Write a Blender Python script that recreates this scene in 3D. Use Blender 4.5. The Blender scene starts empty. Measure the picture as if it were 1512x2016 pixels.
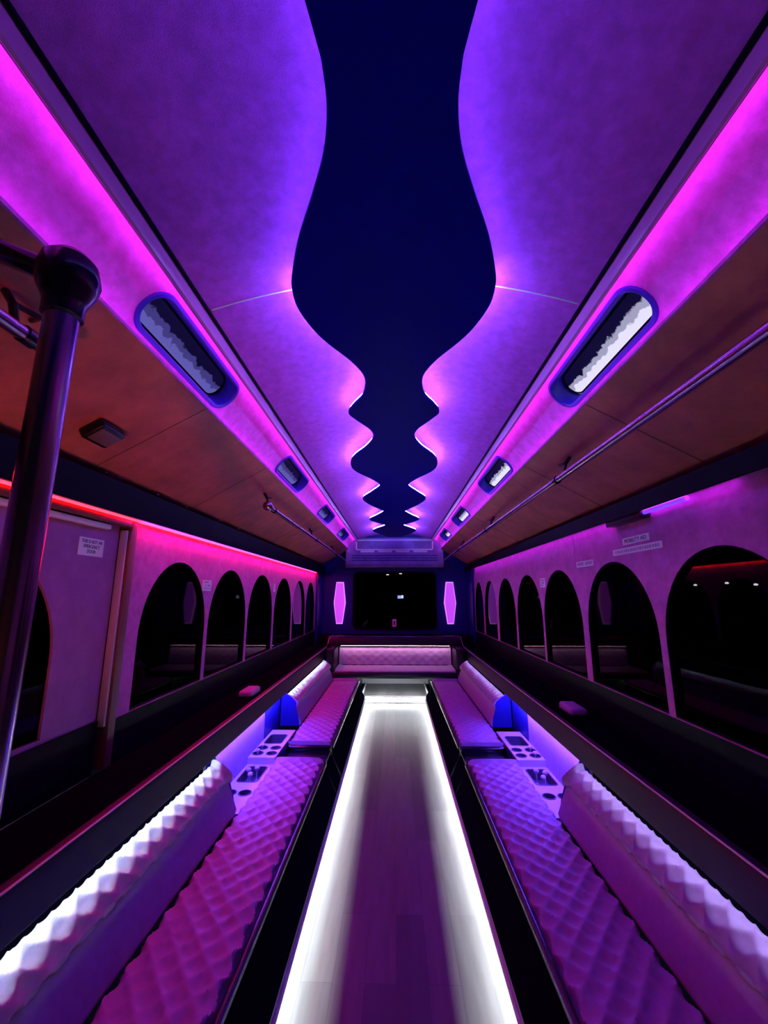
import bpy, bmesh, math, random
from math import sin, cos, pi, atan2, hypot
from mathutils import Vector, Matrix
random.seed(7)
COL = bpy.context.scene.collection
Y0, Y1 = -0.8, 7.0          # the stretch of the bus that is built (y runs to the rear)
W = 1.22                    # half width of the saloon at the windows

# ------------------------------------------------------------------ materials
def mat(name, col, rough=0.6, var=0.0, scale=20.0, bump=0.0, bscale=200.0, metal=0.0, spec=0.5, stretch=None, sheen=0.0):
    m = bpy.data.materials.new(name); m.use_nodes = True
    nt = m.node_tree; b = nt.nodes['Principled BSDF']
    b.inputs['Base Color'].default_value = (*col, 1); b.inputs['Roughness'].default_value = rough
    b.inputs['Metallic'].default_value = metal; b.inputs['Specular IOR Level'].default_value = spec
    if sheen: b.inputs['Sheen Weight'].default_value = sheen
    if var or bump:
        tc = nt.nodes.new('ShaderNodeTexCoord'); mp = nt.nodes.new('ShaderNodeMapping')
        nt.links.new(tc.outputs['Object'], mp.inputs['Vector'])
        if stretch: mp.inputs['Scale'].default_value = stretch
    if var:
        n = nt.nodes.new('ShaderNodeTexNoise'); n.inputs['Scale'].default_value = scale; n.inputs['Detail'].default_value = 8
        n.inputs['Roughness'].default_value = 0.65
        r = nt.nodes.new('ShaderNodeValToRGB')
        r.color_ramp.elements[0].position = 0.35; r.color_ramp.elements[1].position = 0.68
        r.color_ramp.elements[0].color = (*[c*(1-var) for c in col], 1)
        r.color_ramp.elements[1].color = (*[min(1, c*(1+var*0.6)) for c in col], 1)
        nt.links.new(mp.outputs[0], n.inputs['Vector']); nt.links.new(n.outputs['Fac'], r.inputs['Fac'])
        nt.links.new(r.outputs['Color'], b.inputs['Base Color'])
    if bump:
        n2 = nt.nodes.new('ShaderNodeTexNoise'); n2.inputs['Scale'].default_value = bscale; n2.inputs['Detail'].default_value = 3
        bp = nt.nodes.new('ShaderNodeBump'); bp.inputs['Strength'].default_value = bump; bp.inputs['Distance'].default_value = 0.004
        nt.links.new(mp.outputs[0], n2.inputs['Vector']); nt.links.new(n2.outputs['Fac'], bp.inputs['Height'])
        nt.links.new(bp.outputs['Normal'], b.inputs['Normal'])
    return m

def glow(name, col, strength):
    m = bpy.data.materials.new(name); m.use_nodes = True
    b = m.node_tree.nodes['Principled BSDF']
    b.inputs['Base Color'].default_value = (0.6, 0.6, 0.6, 1)
    b.inputs['Emission Color'].default_value = (*col, 1); b.inputs['Emission Strength'].default_value = strength
    return m

def tinted_glass(name, tint, rough=0.02):
    m = bpy.data.materials.new(name); m.use_nodes = True
    nt = m.node_tree; nt.nodes.clear()
    o = nt.nodes.new('ShaderNodeOutputMaterial'); mx = nt.nodes.new('ShaderNodeMixShader')
    t = nt.nodes.new('ShaderNodeBsdfTransparent'); t.inputs['Color'].default_value = (*tint, 1)
    g = nt.nodes.new('ShaderNodeBsdfGlossy'); g.inputs['Roughness'].default_value = rough
    fr = nt.nodes.new('ShaderNodeFresnel'); fr.inputs['IOR'].default_value = 1.16
    nt.links.new(fr.outputs[0], mx.inputs[0]); nt.links.new(t.outputs[0], mx.inputs[1]); nt.links.new(g.outputs[0], mx.inputs[2])
    nt.links.new(mx.outputs[0], o.inputs[0])
    return m

def plank_floor():
    m = mat('plank_vinyl', (0.2, 0.2, 0.2), 0.34)
    nt = m.node_tree; b = nt.nodes['Principled BSDF']
    tc = nt.nodes.new('ShaderNodeTexCoord'); mp = nt.nodes.new('ShaderNodeMapping')
    mp.inputs['Rotation'].default_value = (0, 0, pi/2)
    br = nt.nodes.new('ShaderNodeTexBrick')
    br.inputs['Color1'].default_value = (0.075, 0.072, 0.075, 1); br.inputs['Color2'].default_value = (0.135, 0.13, 0.13, 1)
    br.inputs['Mortar'].default_value = (0.07, 0.07, 0.07, 1); br.inputs['Scale'].default_value = 1.0
    br.inputs['Mortar Size'].default_value = 0.0012; br.inputs['Brick Width'].default_value = 0.92; br.inputs['Row Height'].default_value = 0.118
    br.offset = 0.37
    mp2 = nt.nodes.new('ShaderNodeMapping'); mp2.inputs['Scale'].default_value = (22, 2.2, 1)
    n = nt.nodes.new('ShaderNodeTexNoise'); n.inputs['Scale'].default_value = 1.6; n.inputs['Detail'].default_value = 9
    mx = nt.nodes.new('ShaderNodeMix'); mx.data_type = 'RGBA'; mx.blend_type = 'MULTIPLY'; mx.inputs[0].default_value = 0.75
    r = nt.nodes.new('ShaderNodeValToRGB'); r.color_ramp.elements[0].position = 0.3; r.color_ramp.elements[1].position = 0.7
    r.color_ramp.elements[0].color = (0.62, 0.61, 0.6, 1); r.color_ramp.elements[1].color = (1, 1, 1, 1)
    L = nt.links.new
    L(tc.outputs['Object'], mp.inputs['Vector']); L(mp.outputs[0], br.inputs['Vector'])
    L(tc.outputs['Object'], mp2.inputs['Vector']); L(mp2.outputs[0], n.inputs['Vector']); L(n.outputs['Fac'], r.inputs['Fac'])
    L(br.outputs['Color'], mx.inputs[6]); L(r.outputs['Color'], mx.inputs[7]); L(mx.outputs[2], b.inputs['Base Color'])
    return m

M = {}
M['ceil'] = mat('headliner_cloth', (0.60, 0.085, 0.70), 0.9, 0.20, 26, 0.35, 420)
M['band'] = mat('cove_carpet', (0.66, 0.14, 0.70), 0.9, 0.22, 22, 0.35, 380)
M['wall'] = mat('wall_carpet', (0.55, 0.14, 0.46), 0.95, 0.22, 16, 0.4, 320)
M['panel'] = mat('tan_panel', (0.60, 0.15, 0.12), 0.5, 0.3, 5, 0.15, 300)
M['raft'] = mat('navy_gloss_board', (0.002, 0.002, 0.36), 0.45, spec=0.03)
M['navy'] = mat('navy_panel', (0.008, 0.010, 0.17), 0.4, spec=0.2)
M['vinyl'] = mat('black_vinyl', (0.006, 0.006, 0.016), 0.36, spec=0.3, bump=0.12, bscale=500)
M['bolster'] = mat('black_gloss_vinyl', (0.004, 0.004, 0.010), 0.2)
M['base'] = mat('black_bench_base', (0.003, 0.003, 0.006), 0.6, spec=0.0)
M['black'] = mat('black_board', (0.003, 0.003, 0.008), 0.5, spec=0.05)
M['rubber'] = mat('window_rubber', (0.02, 0.012, 0.40), 0.45)
M['quilt'] = mat('pale_quilted_leather', (0.36, 0.29, 0.50), 0.5, 0.10, 30, 0.15, 600)
M['tray'] = mat('pale_console_plastic', (0.42, 0.38, 0.50), 0.4)
M['well'] = mat('dark_cup_well', (0.05, 0.045, 0.09), 0.4)
M['chrome'] = mat('chrome', (0.75, 0.75, 0.78), 0.16, metal=1.0)
M['dullmetal'] = mat('dull_rail_metal', (0.34, 0.26, 0.36), 0.22, metal=1.0)
M['tube'] = mat('grey_vinyl_piping', (0.45, 0.43, 0.48), 0.6)
M['white'] = mat('white_plastic', (0.78, 0.76, 0.78), 0.5)
M['paper'] = mat('sign_white', (0.85, 0.82, 0.88), 0.5)
M['ink'] = mat('sign_ink', (0.03, 0.02, 0.06), 0.6)
M['trim'] = mat('trim_rail', (0.55, 0.14, 0.42), 0.3)
M['seal'] = mat('grey_seal', (0.40, 0.36, 0.42), 0.6)
M['print'] = mat('sign_print', (0.40, 0.34, 0.52), 0.6)
M['frame'] = mat('brown_door_frame', (0.16, 0.07, 0.06), 0.5)
M['door'] = mat('door_skin', (0.34, 0.11, 0.32), 0.7, 0.15, 12)
M['seam'] = mat('seam_bead', (0.85, 0.82, 0.88), 0.4)
M['floor'] = plank_floor()
M['pad'] = mat('pad_top', (0.003, 0.003, 0.006), 0.6, spec=0.0)
M['glass'] = tinted_glass('black_tinted_glass', (0.05, 0.05, 0.06), 0.03)
M['glow_raft_front'] = glow('violet_led_front', (0.25, 0.19, 1.0), 21.0)
M['glow_raft'] = glow('violet_led', (0.29, 0.26, 1.0), 85.0)
M['glow_red'] = glow('red_led', (1.0, 0.0008, 0.002), 140.0)
M['glow_red_dim'] = glow('red_diffuser', (1.0, 0.09, 0.22), 1.1)
M['glow_white'] = glow('white_led', (0.9, 0.97, 1.0), 330.0)
M['glow_step'] = glow('white_led_step', (0.88, 0.96, 1.0), 50.0)
M['glow_white2'] = glow('white_led_left_ledge', (0.74, 0.95, 1.0), 135.0)
M['glow_white3'] = glow('white_led_right_ledge', (0.62, 0.5, 1.0), 60.0)
M['glow_niche'] = glow('blue_violet_led', (0.14, 0.05, 1.0), 290.0)
M['glow_pink'] = glow('added_magenta_led', (0.8, 0.09, 1.0), 9.0)
M['glow_pink2'] = glow('added_trim_led', (0.8, 0.08, 1.0), 14.0)
M['glow_lamp'] = glow('sconce_glow', (0.50, 0.05, 0.95), 1.0)
M['glow_lamp_rim'] = glow('sconce_rim_glow', (0.85, 0.22, 1.0), 1.1)
M['glow_bench'] = glow('added_pink_led', (1.0, 0.5, 0.7), 42.0)
M['glow_wall_left'] = glow('added_wall_led_left', (0.15, 0.03, 1.0), 26.0)
M['glow_wall_right'] = glow('added_wall_led_right', (0.6, 0.02, 1.0), 15.0)
M['glow_bar'] = glow('purple_tube', (0.17, 0.02, 0.85), 1.2)
def night_pane(name, bright, mid, strength):
    """frosted outlook: lit ground below, dark above, a ragged line between"""
    m = bpy.data.materials.new(name); m.use_nodes = True
    nt = m.node_tree; b = nt.nodes['Principled BSDF']; L = nt.links.new
    b.inputs['Base Color'].default_value = (0.01, 0.01, 0.03, 1); b.inputs['Roughness'].default_value = 0.2
    tc = nt.nodes.new('ShaderNodeTexCoord'); sx = nt.nodes.new('ShaderNodeSeparateXYZ')
    n = nt.nodes.new('ShaderNodeTexNoise'); n.inputs['Scale'].default_value = 28; n.inputs['Detail'].default_value = 7
    ma = nt.nodes.new('ShaderNodeMath'); ma.operation = 'MULTIPLY_ADD'; ma.inputs[1].default_value = 0.045
    r = nt.nodes.new('ShaderNodeMapRange'); r.inputs['From Min'].default_value = 2.262; r.inputs['From Max'].default_value = 2.352
    cr = nt.nodes.new('ShaderNodeValToRGB')
    cr.color_ramp.elements[0].position = 0.0; cr.color_ramp.elements[0].color = (*bright, 1)
    cr.color_ramp.elements[1].position = 0.66; cr.color_ramp.elements[1].color = (0.002, 0.002, 0.02, 1)
    for p, c in ((0.44, bright), (0.47, mid), (0.62, mid)):
        e = cr.color_ramp.elements.new(p); e.color = (*c, 1)
    L(tc.outputs['Object'], n.inputs['Vector']); L(tc.outputs['Object'], sx.inputs[0])
    L(n.outputs['Fac'], ma.inputs[0]); L(sx.outputs['Z'], ma.inputs[2]); L(ma.outputs[0], r.inputs['Value'])
    L(r.outputs[0], cr.inputs['Fac']); L(cr.outputs['Color'], b.inputs['Emission Color']); b.inputs['Emission Strength'].default_value = strength
    return m
M['pane_left'] = night_pane('standee_outlook_left', (0.11, 0.10, 0.40), (0.05, 0.04, 0.20), 1.0)
M['pane_right'] = night_pane('standee_outlook_right', (0.80, 0.76, 1.0), (0.36, 0.35, 0.52), 1.0)
M['street'] = glow('street_lamp_glow', (1.0, 0.9, 0.8), 250.0)

# ------------------------------------------------------------------ mesh helpers
def obj(name, bm, m, parent=None, sharp=38, kind=None):
    bmesh.ops.recalc_face_normals(bm, faces=bm.faces[:])
    for f in bm.faces: f.smooth = True
    for e in bm.edges:
        e.smooth = len(e.link_faces) == 2 and e.calc_face_angle(pi) < math.radians(sharp)
    me = bpy.data.meshes.new(name); bm.to_mesh(me); bm.free()
    me.materials.append(m)
    o = bpy.data.objects.new(name, me); COL.objects.link(o)
    if parent: o.parent = parent; o.matrix_parent_inverse = parent.matrix_basis.inverted()
    if kind: o['kind'] = kind
    return o

def empty(name, loc, label, cat, group=None):
    o = bpy.data.objects.new(name, None); COL.objects.link(o); o.location = loc
    o['label'] = label; o['category'] = cat
    if group: o['group'] = group
    o.empty_display_size = 0.05
    return o

def tag(o, label, cat, group=None):
    o['label'] = label; o['category'] = cat
    if group: o['group'] = group
    return o

def add_box(bm, x0, x1, y0, y1, z0, z1, bev=0.0, seg=2):
    b2 = bmesh.new()
    bmesh.ops.create_cube(b2, size=1)
    for v in b2.verts:
        v.co = Vector(((x0+x1)/2 + v.co.x*(x1-x0), (y0+y1)/2 + v.co.y*(y1-y0), (z0+z1)/2 + v.co.z*(z1-z0)))
    if bev: bmesh.ops.bevel(b2, geom=b2.edges[:], offset=bev, segments=seg, affect='EDGES', profile=0.5)
    me = bpy.data.meshes.new('t'); b2.to_mesh(me); b2.free(); bm.from_mesh(me); bpy.data.meshes.remove(me)
    return bm

def box(*a, **k): return add_box(bmesh.new(), *a, **k)

def add_prof(bm, pts, y0, y1, s=1, n=1):
    """closed (x, z) outline swept along y"""
    rings = []
    for i in range(n+1):
        y = y0 + (y1-y0)*i/n
        rings.append([bm.verts.new((s*x, y, z)) for x, z in pts])
    k = len(pts)
    for a, b in zip(rings, rings[1:]):
        for i in range(k): bm.faces.new((a[i], a[(i+1) % k], b[(i+1) % k], b[i]))
    bm.faces.new(rings[0]); bm.faces.new(rings[-1])
    return bm
def prof(*a, **k): return add_prof(bmesh.new(), *a, **k)

def add_sheet(bm, pts, y0, y1, s=1, n=1, th=0.0):
    """open (x, z) line swept along y, given thickness outwards (up)"""
    if th:
        out = []
        for i, (x, z) in enumerate(pts):
            a = pts[max(i-1, 0)]; b = pts[min(i+1, len(pts)-1)]
            dx, dz = b[0]-a[0], b[1]-a[1]; l = hypot(dx, dz)
            out.append((x - dz/l*th, z + dx/l*th))
        return add_prof(bm, pts + out[::-1], y0, y1, s, n)

def add_tube(bm, path, r, n=12, cap=True, closed=False):
    path = [Vector(p) for p in path]; rings = []
    up = None
    for i, p in enumerate(path):
        a = path[i-1] if (i or closed) else p; b = path[(i+1) % len(path)] if (i < len(path)-1 or closed) else p
        t = (b-a).normalized()
        if up is None:
            up = Vector((0, 0, 1)) if abs(t.z) < 0.9 else Vector((1, 0, 0))
        u = (up - t*up.dot(t)).normalized(); v = t.cross(u); up = u
        rr = r[i] if isinstance(r, (list, tuple)) else r
        rings.append([bm.verts.new(p + u*rr*cos(2*pi*k/n) + v*rr*sin(2*pi*k/n)) for k in range(n)])
    m = len(rings)
    for i in range(m if closed else m-1):
        A, B = rings[i], rings[(i+1) % m]
        for k in range(n): bm.faces.new((A[k], A[(k+1) % n], B[(k+1) % n], B[k]))
    if cap and not closed: bm.faces.new(rings[0]); bm.faces.new(rings[-1])
    return bm
def tube(*a, **k): return add_tube(bmesh.new(), *a, **k)

def add_lathe(bm, c, prf, axis='z', n=28):
    """prf: (radius, height) pairs around an axis through c"""
    rings = []
    for r, h in prf:
        ring = []
        for k in range(n):
            a = 2*pi*k/n; p = (r*cos(a), r*sin(a), h)
            if axis == 'x': p = (h, r*cos(a), r*sin(a))
            if axis == 'y': p = (r*cos(a), h, r*sin(a))
            ring.append(bm.verts.new(Vector(c)+Vector(p)))
        rings.append(ring)
    for A, B in zip(rings, rings[1:]):
        for k in range(n): bm.faces.new((A[k], A[(k+1) % n], B[(k+1) % n], B[k]))
    bm.faces.new(rings[0]); bm.faces.new(rings[-1])
    return bm
def lathe(*a, **k): return add_lathe(bmesh.new(), *a, **k)

def ray_r(poly, c, th):
    dx, dy = cos(th), sin(th); best = 1e9
    for i in range(len(poly)):
        ax, ay = poly[i][0]-c[0], poly[i][1]-c[1]; bx, by = poly[(i+1) % len(poly)][0]-c[0], poly[(i+1) % len(poly)][1]-c[1]
        ex, ey = bx-ax, by-ay; d = dx*ey - dy*ex
        if abs(d) < 1e-12: continue
        t = (ax*ey - ay*ex)/d; u = (ax*dy - ay*dx)/d
        if t > 0 and -1e-6 <= u <= 1+1e-6: best = min(best, t)
    return best

def add_holed(bm, cell, hole, f, n=64):
    """cell a0,a1,b0,b1 with a star shaped hole; f maps (a, b) to space"""
    a0, a1, b0, b1 = cell
    if hole is None:
        bm.faces.new([bm.verts.new(f(*p)) for p in ((a0, b0), (a1, b0), (a1, b1), (a0, b1))]); return bm
    c = (sum(p[0] for p in hole)/len(hole), sum(p[1] for p in hole)/len(hole))
    rect = [(a0, b0), (a1, b0), (a1, b1), (a0, b1)]
    th = [atan2(p[1]-c[1], p[0]-c[0]) % (2*pi) for p in hole] + [atan2(p[1]-c[1], p[0]-c[0]) % (2*pi) for p in rect]
    th = sorted(th); t2 = [th[0]]
    for t in th[1:]:
        if t - t2[-1] > 1e-4: t2.append(t)
    I = []; O = []
    for t in t2:
        r = ray_r(hole, c, t); q = ray_r(rect, c, t)
        I.append(bm.verts.new(f(c[0]+r*cos(t), c[1]+r*sin(t)))); O.append(bm.verts.new(f(c[0]+q*cos(t), c[1]+q*sin(t))))
    m = len(t2)
    for i in range(m): bm.faces.new((I[i], O[i], O[(i+1) % m], I[(i+1) % m]))
    return bm

def arch(yc, hw, z0, z1, rise=0.39, n=28):
    p = [(yc-hw, z0), (yc+hw, z0)]
    for i in range(n+1):
        t = pi*i/n
        p.append((yc+hw*cos(t), z1-rise+rise*sin(t)))
    return p
def rrect(a0, a1, b0, b1, r, n=7):
    p = []
    for cx, cy, q in ((a1-r, b1-r, 0), (a0+r, b1-r, 1), (a0+r, b0+r, 2), (a1-r, b0+r, 3)):
        for i in range(n+1):
            t = pi/2*(q+i/n); p.append((cx+r*cos(t), cy+r*sin(t)))
    return p
def circ(a, b, r, n=28): return [(a+r*cos(2*pi*i/n), b+r*sin(2*pi*i/n)) for i in range(n)]

def add_rim(bm, poly, f3, steps):
    """rings of an outline at (grow, depth) steps joined up; f3(a, b, depth)"""
    cx = sum(p[0] for p in poly)/len(poly); cy = sum(p[1] for p in poly)/len(poly)
    k = len(poly); rings = []
    for g, d in steps:
        ring = []
        for i in range(k):
            a = poly[i-1]; b = poly[(i+1) % k]; dx, dy = b[0]-a[0], b[1]-a[1]; l = hypot(dx, dy) or 1
            nx, ny = dy/l, -dx/l
            if nx*(poly[i][0]-cx)+ny*(poly[i][1]-cy) < 0: nx, ny = -nx, -ny
            ring.append(bm.verts.new(f3(poly[i][0]+nx*g, poly[i][1]+ny*g, d)))
        rings.append(ring)
    for A, B in zip(rings, rings[1:]):
        for i in range(k): bm.faces.new((A[i], A[(i+1) % k], B[(i+1) % k], B[i]))
    return bm
def slab(poly, f3, d0, d1):
    bm = bmesh.new()
    A = [bm.verts.new(f3(a, b, d0)) for a, b in poly]; B = [bm.verts.new(f3(a, b, d1)) for a, b in poly]
    k = len(poly)
    for i in range(k): bm.faces.new((A[i], A[(i+1) % k], B[(i+1) % k], B[i]))
    bm.faces.new(A); bm.faces.new(B[::-1])
    return bm

def resample(pts, step):
    P = [Vector((*p, 0)) for p in pts]; out = [P[0]]; 
    seg = [(b-a).length for a, b in zip(P, P[1:])]; tot = sum(seg); n = max(2, int(tot/step)); res = []
    for i in range(n+1):
        d = tot*i/n; j = 0
        while j < len(seg)-1 and d > seg[j]: d -= seg[j]; j += 1
        q = P[j].lerp(P[j+1], min(1, d/seg[j])); res.append((q.x, q.y))
    return res, tot

def catmull(P, sub=8):
    out = []
    for i in range(len(P)-1):
        p0 = P[max(i-1, 0)]; p1 = P[i]; p2 = P[i+1]; p3 = P[min(i+2, len(P)-1)]
        for k in range(sub):
            t = k/sub
            out.append(tuple(0.5*((2*b)+(-a+c)*t+(2*a-5*b+4*c-d)*t*t+(-a+3*b-3*c+d)*t**3) for a, b, c, d in zip(p0, p1, p2, p3)))
    out.append(P[-1]); return out

def quilt_mesh(pts, y0, y1, s, da, dy, amp, back, step=0.011, axis='y'):
    """quilted pad: an (x, z) front line swept along y, diamonds puffed out, closed with a back line"""
    line, tot = resample(pts, step); k = len(line)
    ny = max(4, int(abs(y1-y0)/step)); bm = bmesh.new(); rows = []
    for j in range(ny+1):
        y = y0+(y1-y0)*j/ny; row = []
        edge = min(1, min(j, ny-j)/3.0)
        for i, (x, z) in enumerate(line):
            a = line[max(i-1, 0)]; b = line[min(i+1, k-1)]; dx, dz = b[0]-a[0], b[1]-a[1]; l = hypot(dx, dz)
            nx, nz = dz/l, -dx/l
            t = tot*i/(k-1)
            p = abs(sin(pi*(t/da+y/dy)))*abs(sin(pi*(t/da-y/dy)))
            h = amp*(p**0.55)*edge - (1-edge)*0.012
            row.append(bm.verts.new((s*(x+nx*h), y, z+nz*h) if axis == 'y' else (y, s*(x+nx*h), z+nz*h)))
        row += [bm.verts.new((s*x, y, z) if axis == 'y' else (y, s*x, z)) for x, z in back]
        rows.append(row)
    m = len(rows[0])
    for A, B in zip(rows, rows[1:]):
        for i in range(m): bm.faces.new((A[i], A[(i+1) % m], B[(i+1) % m], B[i]))
    bm.faces.new(rows[0]); bm.faces.new(rows[-1])
    return bm

# ------------------------------------------------------------------ the shell
SIDE = {-1: 'left', 1: 'right'}
# floor of the aisle and the raised rear platform
o = obj('floor', box(-0.80, 0.80, Y0, 6.75, -0.04, 0.0), M['floor'], kind='structure')

# ceiling: shallow vault between the two trim lines
vault = [(-0.645 + 1.29*i/24, 2.31 + 0.120*(1-((i-12)/12)**2)) for i in range(25)]
bm = bmesh.new(); add_sheet(bm, vault, Y0, Y1, 1, 1, 0.03)
obj('ceiling', bm, M['ceil'], kind='structure')
for k, sgn in enumerate((-1, 1)):
    xs = [0.33 + (0.60-0.33)*i/8 for i in range(9)]
    path = [(sgn*x, 1.205, 2.31+0.120*(1-(x/0.645)**2)-0.0005) for x in xs]
    obj('trim_%d' % (k+1), tube(path, 0.0028, 8), M['seam'], kind='structure')

# side walls with arched openings
LEFT_WIN = [(2.375, .355), (3.125, .350), (3.875, .352), (4.645, .355), (5.415, .350), (6.13, .305)]
RIGHT_WIN = [(0.83, .36), (1.61, .37), (2.385, .36), (3.175, .355), (3.93, .36), (4.70, .352), (5.48, .33), (6.19, .29)]
ZB, ZT = 0.88, 1.585
wn = 0
def wall_side(s):
    global wn
    wins = LEFT_WIN if s < 0 else RIGHT_WIN
    f = lambda y, z: (s*W, y, z)
    bm = bmesh.new()
    a = 1.915 if s < 0 else Y0
    if s < 0:
        add_holed(bm, (Y0, 0.70, 0.66, 1.93), None, f)
        add_holed(bm, (0.70, 1.915, 1.74, 1.93), None, f)
    for i, (yc, hw) in enumerate(wins):
        b = (wins[i][0]+wins[i][1]+wins[i+1][0]-wins[i+1][1])/2 if i < len(wins)-1 else Y1
        add_holed(bm, (a, b, 0.66, 1.93), arch(yc, hw, ZB, ZT), f)
        a = b
    bmesh.ops.remove_doubles(bm, verts=bm.verts[:], dist=1e-5)
    # give the wall its thickness
    g = bmesh.ops.extrude_face_region(bm, geom=bm.faces[:])
    for v in g['geom']:
        if isinstance(v, bmesh.types.BMVert): v.co.x += s*0.035
    obj('wall_'+SIDE[s], bm, M['wall'], kind='structure')
    for yc, hw in wins:
        wn += 1
        A = arch(yc, hw-0.0005, ZB+0.0005, ZT-0.0005)
        f3 = lambda y, z, d: (s*(W+d), y, z)
        bm = bmesh.new(); add_rim(bm, A, f3, [(-0.006, 0.03), (-0.006, 0.001), (-0.001, 0.001), (-0.001, 0.03)])
        w = obj('window_%d' % wn, bm, M['black'], kind='structure')
        obj('pane', slab(arch(yc, hw-0.006, ZB+0.006, ZT-0.006, 0.385), f3, 0.022, 0.028), M['glass'], w)
for s in (-1, 1): wall_side(s)

# black lower wall between the ledge and the window sills, black band above the windows
tn = 2
for s in (-1, 1):
    tn += 1
    bm = prof([(W-0.004, 0.69), (W-0.001, 0.69), (W-0.001, 0.875), (W-0.004, 0.875)], Y0 if s > 0 else 1.92, 6.98, s)
    obj('trim_%d' % tn, bm, M['black'], kind='structure')
    tn += 1
    zt = 1.75 if s < 0 else 1.80
    bm = prof([(1.219, zt+0.014), (1.219, 1.885), (1.195, 1.885), (1.15, 1.868), (1.15, zt-0.010), (1.154, zt-0.012), (1.157, zt-0.010), (1.157, zt+0.014)], Y0, 6.98, s)
    yw = 1.95 if s < 0 else 1.45
    b2 = bmesh.new(); b2.faces.new([b2.verts.new(p) for p in ((s*1.180, yw, zt+0.0125), (s*1.195, yw, zt+0.0125), (s*1.195, 6.4, zt+0.0125), (s*1.180, 6.4, zt+0.0125))])
    l = obj('light_strip', b2, M['glow_wall_left' if s < 0 else 'glow_wall_right'])  # unseen strip added to brighten the wall below it
    tag(l, 'added violet light strip hidden inside the black band above the %s windows' % SIDE[s], 'light strip')
    obj('trim_%d' % tn, bm, M['black'], kind='structure')

# door on the left
D0, D1 = 0.70, 1.845
f = lambda y, z: (-W-0.03, y, z)
bm = bmesh.new()
DA = arch(1.21, 0.352, 0.90, 1.56, 0.40)
add_holed(bm, (D0, D1, 0.67, 1.735), DA, f)
g = bmesh.ops.extrude_face_region(bm, geom=bm.faces[:])
for v in g['geom']:
    if isinstance(v, bmesh.types.BMVert): v.co.x -= 0.03
door = obj('door_1', bm, M['door'], kind='structure')
obj('pane', slab(arch(1.21, 0.351, 0.901, 1.559, 0.40), lambda y, z, d: (-W-d, y, z), 0.04, 0.046), M['glass'], door)
bm = bmesh.new(); add_box(bm, -W-0.055, -W+0.012, 1.868, 1.914, 0.69, 1.742, 0.004)
add_box(bm, -W-0.055, -W+0.012, 0.68, 1.868, 1.706, 1.742, 0.004)
obj('door_frame', bm, M['frame'], door)
obj('seal_strip', box(-W-0.028, -W+0.004, 1.846, 1.860, 0.86, 1.69, 0.003), M['seal'], door)
obj('header_strip', box(-W-0.029, -W-0.005, 0.74, 1.755, 1.678, 1.700, 0.004), M['white'], door)
obj('lower_panel', box(-W-0.029, -W-0.020, 0.72, 1.845, 0.68, 0.885, 0.002), M['black'], door)

# cove bands with the small standee windows
import itertools
A0 = Vector((0.790, 2.180)); A1 = Vector((0.660, 2.312)); LB = (A1-A0).length; DB = (A1-A0).normalized(); NB = Vector((-DB.y, DB.x)); NB = NB if NB.x > 0 else -NB
STANDEE = {-1: [(1.05, 1.70), (2.54, 3.21), (4.02, 4.70), (5.47, 6.20)], 1: [(1.06, 1.73), (2.58, 3.31), (4.13, 4.92), (5.55, 6.25)]}
for s in (-1, 1):
    def f3(y, t, d, s=s):
        p = A0 + DB*t + NB*d
        return (s*p.x, y, p.y)
    bm = bmesh.new(); a = Y0
    L = STANDEE[s]
    holes = [rrect(y0+0.015, y1-0.015, 0.033, LB-0.033, 0.055) for y0, y1 in L]
    for i, (y0, y1) in enumerate(L):
        b = (y1+L[i+1][0])/2 if i < 3 else 6.9
        add_holed(bm, (a, b, 0, LB), holes[i], lambda y, t: f3(y, t, 0)); a = b
    bmesh.ops.remove_doubles(bm, verts=bm.verts[:], dist=1e-5)
    g = bmesh.ops.extrude_face_region(bm, geom=bm.faces[:])
    for v in g['geom']:
        if isinstance(v, bmesh.types.BMVert): v.co += Vector((s*NB.x, 0, NB.y))*0.02
    tn += 1
    obj('trim_%d' % tn, bm, M['band'], kind='structure')
    for h in holes:
        wn += 1
        bm = bmesh.new()
        add_rim(bm, h, f3, [(-0.001, 0.075), (-0.001, -0.004), (0.004, -0.009), (0.014, -0.008), (0.017, -0.0005)])
        w = obj('window_%d' % wn, bm, M['rubber'], kind='structure')
        bm = bmesh.new(); add_rim(bm, h, f3, [(-0.0015, 0.066), (-0.006, 0.060), (-0.010, 0.060), (-0.010, 0.066)])
        obj('glazing_bead', bm, M['black'], w)
        obj('pane', slab(h, f3, 0.066, 0.070), M['pane_left' if s < 0 else 'pane_right'], w)
    # trim rail under the ceiling edge, with a groove
    tn += 1
    bm = prof([(0.612, 2.322), (0.614, 2.290), (0.619, 2.274), (0.625, 2.270), (0.631, 2.274), (0.632, 2.290), (0.630, 2.318)], Y0, 6.9, s)
    obj('trim_%d' % tn, bm, M['trim'], kind='structure')
    tn += 1
    obj('trim_%d' % tn, prof([(0.610, 2.310), (0.604, 2.313), (0.604, 2.322), (0.610, 2.325)], Y0, 6.9, s), M['black'], kind='structure')
    bm = bmesh.new(); bm.faces.new([bm.verts.new(p) for p in ((s*0.634, 0.25, 2.286), (s*0.634, 6.88, 2.286), (s*0.634, 6.88, 2.298), (s*0.634, 0.25, 2.298))])
    l = obj('light_strip', bm, M['glow_pink2'])  # unseen magenta strip added to light the cove band from above
    tag(l, 'added magenta light line behind the %s ceiling edge trim above the small windows' % SIDE[s], 'light strip')

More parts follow.
